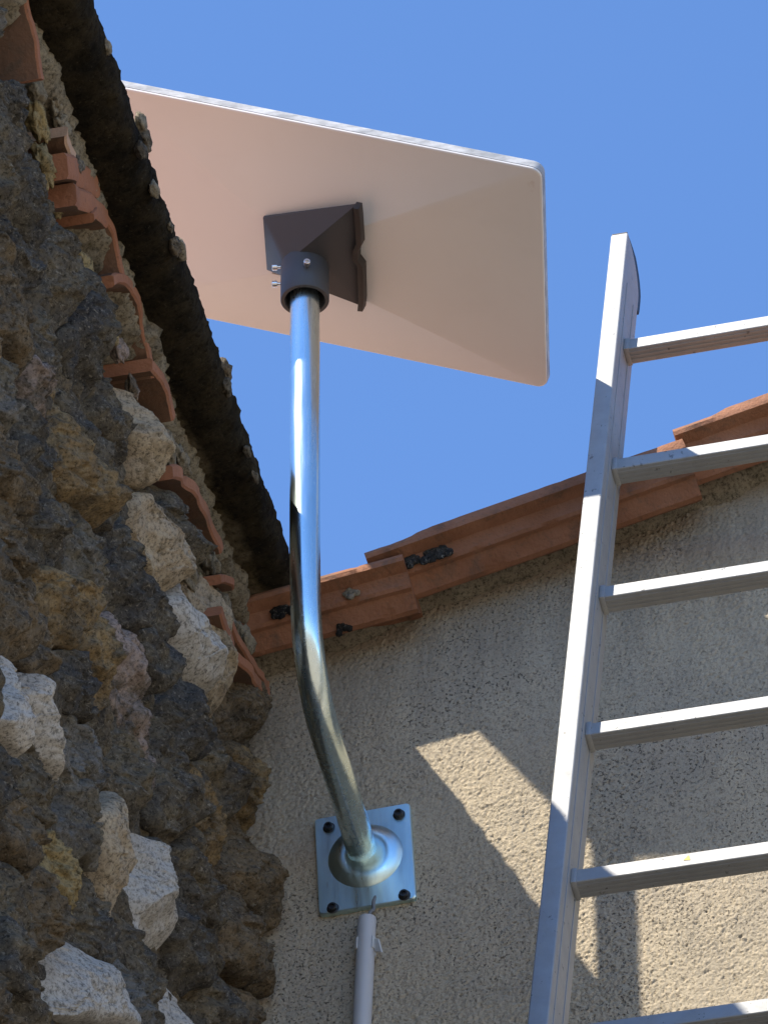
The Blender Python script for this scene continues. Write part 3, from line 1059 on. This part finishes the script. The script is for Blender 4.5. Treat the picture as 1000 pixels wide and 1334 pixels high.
# ------------------------------------------------------------------ conduit, clip and cable
c0 = pv(478, 1197, -.0145)
c1 = pv(470, 1334, -.0145)
cd = (c1-c0).normalized()
low = c0 + cd*4.2
cdt = thing('cable_conduit', 'light grey plastic cable conduit running down the render below the plate', 'conduit', low)
m = MB()
rings = []
a_ = V((1, 0, 0))
b_ = V((0, 1, 0))
for s_, r_ in ((.010, .0092), (.0, .0092), (0, .0113), (.0015, .0116)):
    rings.append([c0 + cd*s_ + (a_*cos(2*pi*k/28) + b_*sin(2*pi*k/28))*r_ for k in range(28)])
for i in range(1, 60):
    s_ = 4.2*i/59
    wv = V((.0015*sin(s_*6), 0, 0))
    rings.append([c0 + cd*s_ + wv + (a_*cos(2*pi*k/28) + b_*sin(2*pi*k/28))*.0116 for k in range(28)])
m.loft(rings)
m.build('pipe', M_PVC, cdt, smooth=True, angle=50)
for s_ in (.040, 1.0, 2.0, 3.0, 3.9):
    cc = c0 + cd*s_
    m = MB()
    rings = []
    for k in range(19):
        a = radians(-25 + 230*k/18)
        o1 = (a_*cos(a) - b_*sin(a))
        wd = .0085
        rings.append([cc + o1*r_ + cd*h for r_, h in ((.0118, -wd), (.0136, -wd), (.0136, wd), (.0118, wd))])
    # open spring clip: arms around the pipe with a flared lip on the right
    m.loft(rings[0:6])
    m.loft(rings[12:])
    m.box(cc + V((.0145, -.004, -.004)), (.0060, -.0040, -.004), (.0008, .001, 0), (-.002, 0, .010))
    m.box(cc + V((0, .0125, 0)), (.010, 0, 0), (0, .0018, 0), (0, 0, .009))
    m.build('pipe_clip', M_CLIPPVC, cdt, smooth=True, angle=40, bevel=.0005)
k0 = V((.011, -.010, -.072))
cb = MB().tube(catmull([k0+V((.002, .003, .01)), k0, k0+V((0, -.001, -.012)), c0+V((.003, 0, .006)), c0+cd*.03], 6), .0024, 10).build('antenna_cable', M_CABLE, None, True)
tag(cb, 'thin grey cable from the plate into the top of the conduit', 'cable')

# ------------------------------------------------------------------ ladder
eps = radians(72.71)
l = V((.0316, cos(eps), sin(eps))).normalized()
dl = radians(2.5)
wv = V((cos(dl), -sin(dl), 0))
wv.z = -(l.x*wv.x + l.y*wv.y)/l.z
wv.normalize()
nv = wv.cross(l)                       # out of the ladder's front towards the yard
if nv.y > 0:
    nv = -nv
P0 = V((.3617, -.15, .5))              # front lower edge of the rung line where it meets the left rail
LAD = thing('ladder', 'long aluminium ladder leaning on the clay verge of the gable', 'ladder', P0 - l*((P0.z+ZO)/l.z))
RW, RD, REC = .0235, .075, .030       # rail width, rail depth, rung set back from rail front
INW = .40
sb = -(P0.z+ZO)/l.z                    # foot of the rails
def rail(x_off, name='rail'):
    """box-section rail with a rounded upper back corner"""
    o = P0 + nv*REC + wv*x_off
    top = None
    # profile in (s along ladder, d depth back)
    # top ends: choose from the photograph's rail top
    st = RTOP
    pr = [(sb, 0), (st, 0)]
    for k in range(9):
        a = radians(90*k/8)
        pr.append((st - .055 + .055*cos(a)*1.0, .012 + (RD-.012)*sin(a)))
    pr.append((sb, RD))
    m = MB()
    rings = [[o + l*s_ - nv*d_ + wv*w_ for s_, d_ in pr] for w_ in (0, RW)]
    m.loft(rings)
    r = m.build(name, M_ALU, LAD, smooth=True, angle=30, bevel=.0028, seg=3)
    # shallow rolled grooves along the inner and outer web
    g_ = MB()
    for w_ in (-.0004, RW+.0004):
        for d_ in (.020, .055):
            g_.box(o + l*((sb+st-.1)/2) - nv*d_ + wv*w_, l*((st-.1-sb)/2), nv*.0030, wv*.0006)
    g_.build('web_bead', M_ALU, r, bevel=.0005)
    c = MB()
    rings = []
    for w_ in (.0012, RW-.0012):
        ring = []
        for kk, (s_, d_) in enumerate(pr[1:-1]):
            e_ = min(1, kk/3)
            ring.append(o + l*(s_+.002+.016*e_) - nv*(d_+.013*e_) + wv*w_)
        ring += [o + l*(st-.060) - nv*(RD+.013) + wv*w_, o + l*(st-.072) - nv*(RD+.011) + wv*w_, o + l*(st-.068) - nv*(RD-.006) + wv*w_, o + l*(st-.03) - nv*.01 + wv*w_]
        rings.append(ring)
    c.loft(rings)
    c.build('end_cap', M_CAP, r, bevel=.0008)
    return r
tp = on_plane(815, 303, P0+nv*REC, nv)
RTOP = (tp-P0).dot(l)
rail(-RW)
rail(INW)
k = 0
while True:
    s_ = .1994 - .28*k
    if s_ < sb+.15:
        break
    c = P0 + l*(s_+.0115) - nv*.0125 + wv*(INW/2)
    m = MB()
    m.box(c, wv*(INW/2+.004), l*.0115, nv*.0125)
    rg = m.build('rung', M_ALU, LAD, smooth=True, angle=30, bevel=.0022, seg=3)
    rb = MB()
    for dd in (.0065, .0125, .0185):
        rb.box(P0 + l*(s_-.0002) - nv*dd + wv*(INW/2), wv*(INW/2-.002), l*.0006, nv*.0011)
    rb.build('rib', M_ALU, rg)
    for w0 in (.0035, INW-.0035):
        MB().box(P0 + l*(s_+.0115) - nv*.0125 + wv*w0, wv*.0035, l*.0130, nv*.0140).build('ferrule', M_ALU, rg, smooth=True, angle=30, bevel=.0018)
    if k == 4:
        q = P0 + l*(s_+.010) + wv*.135 + nv*.0006
        MB().add([q - wv*.004, q + wv*.004 - l*.001, q + wv*.002 + l*.008, q - nv*.002, q+wv*.003-nv*.002], [(0, 1, 2), (0, 3, 4, 1), (1, 4, 2), (0, 2, 3)]).build('sticker', M_STICK, rg)
    k += 1
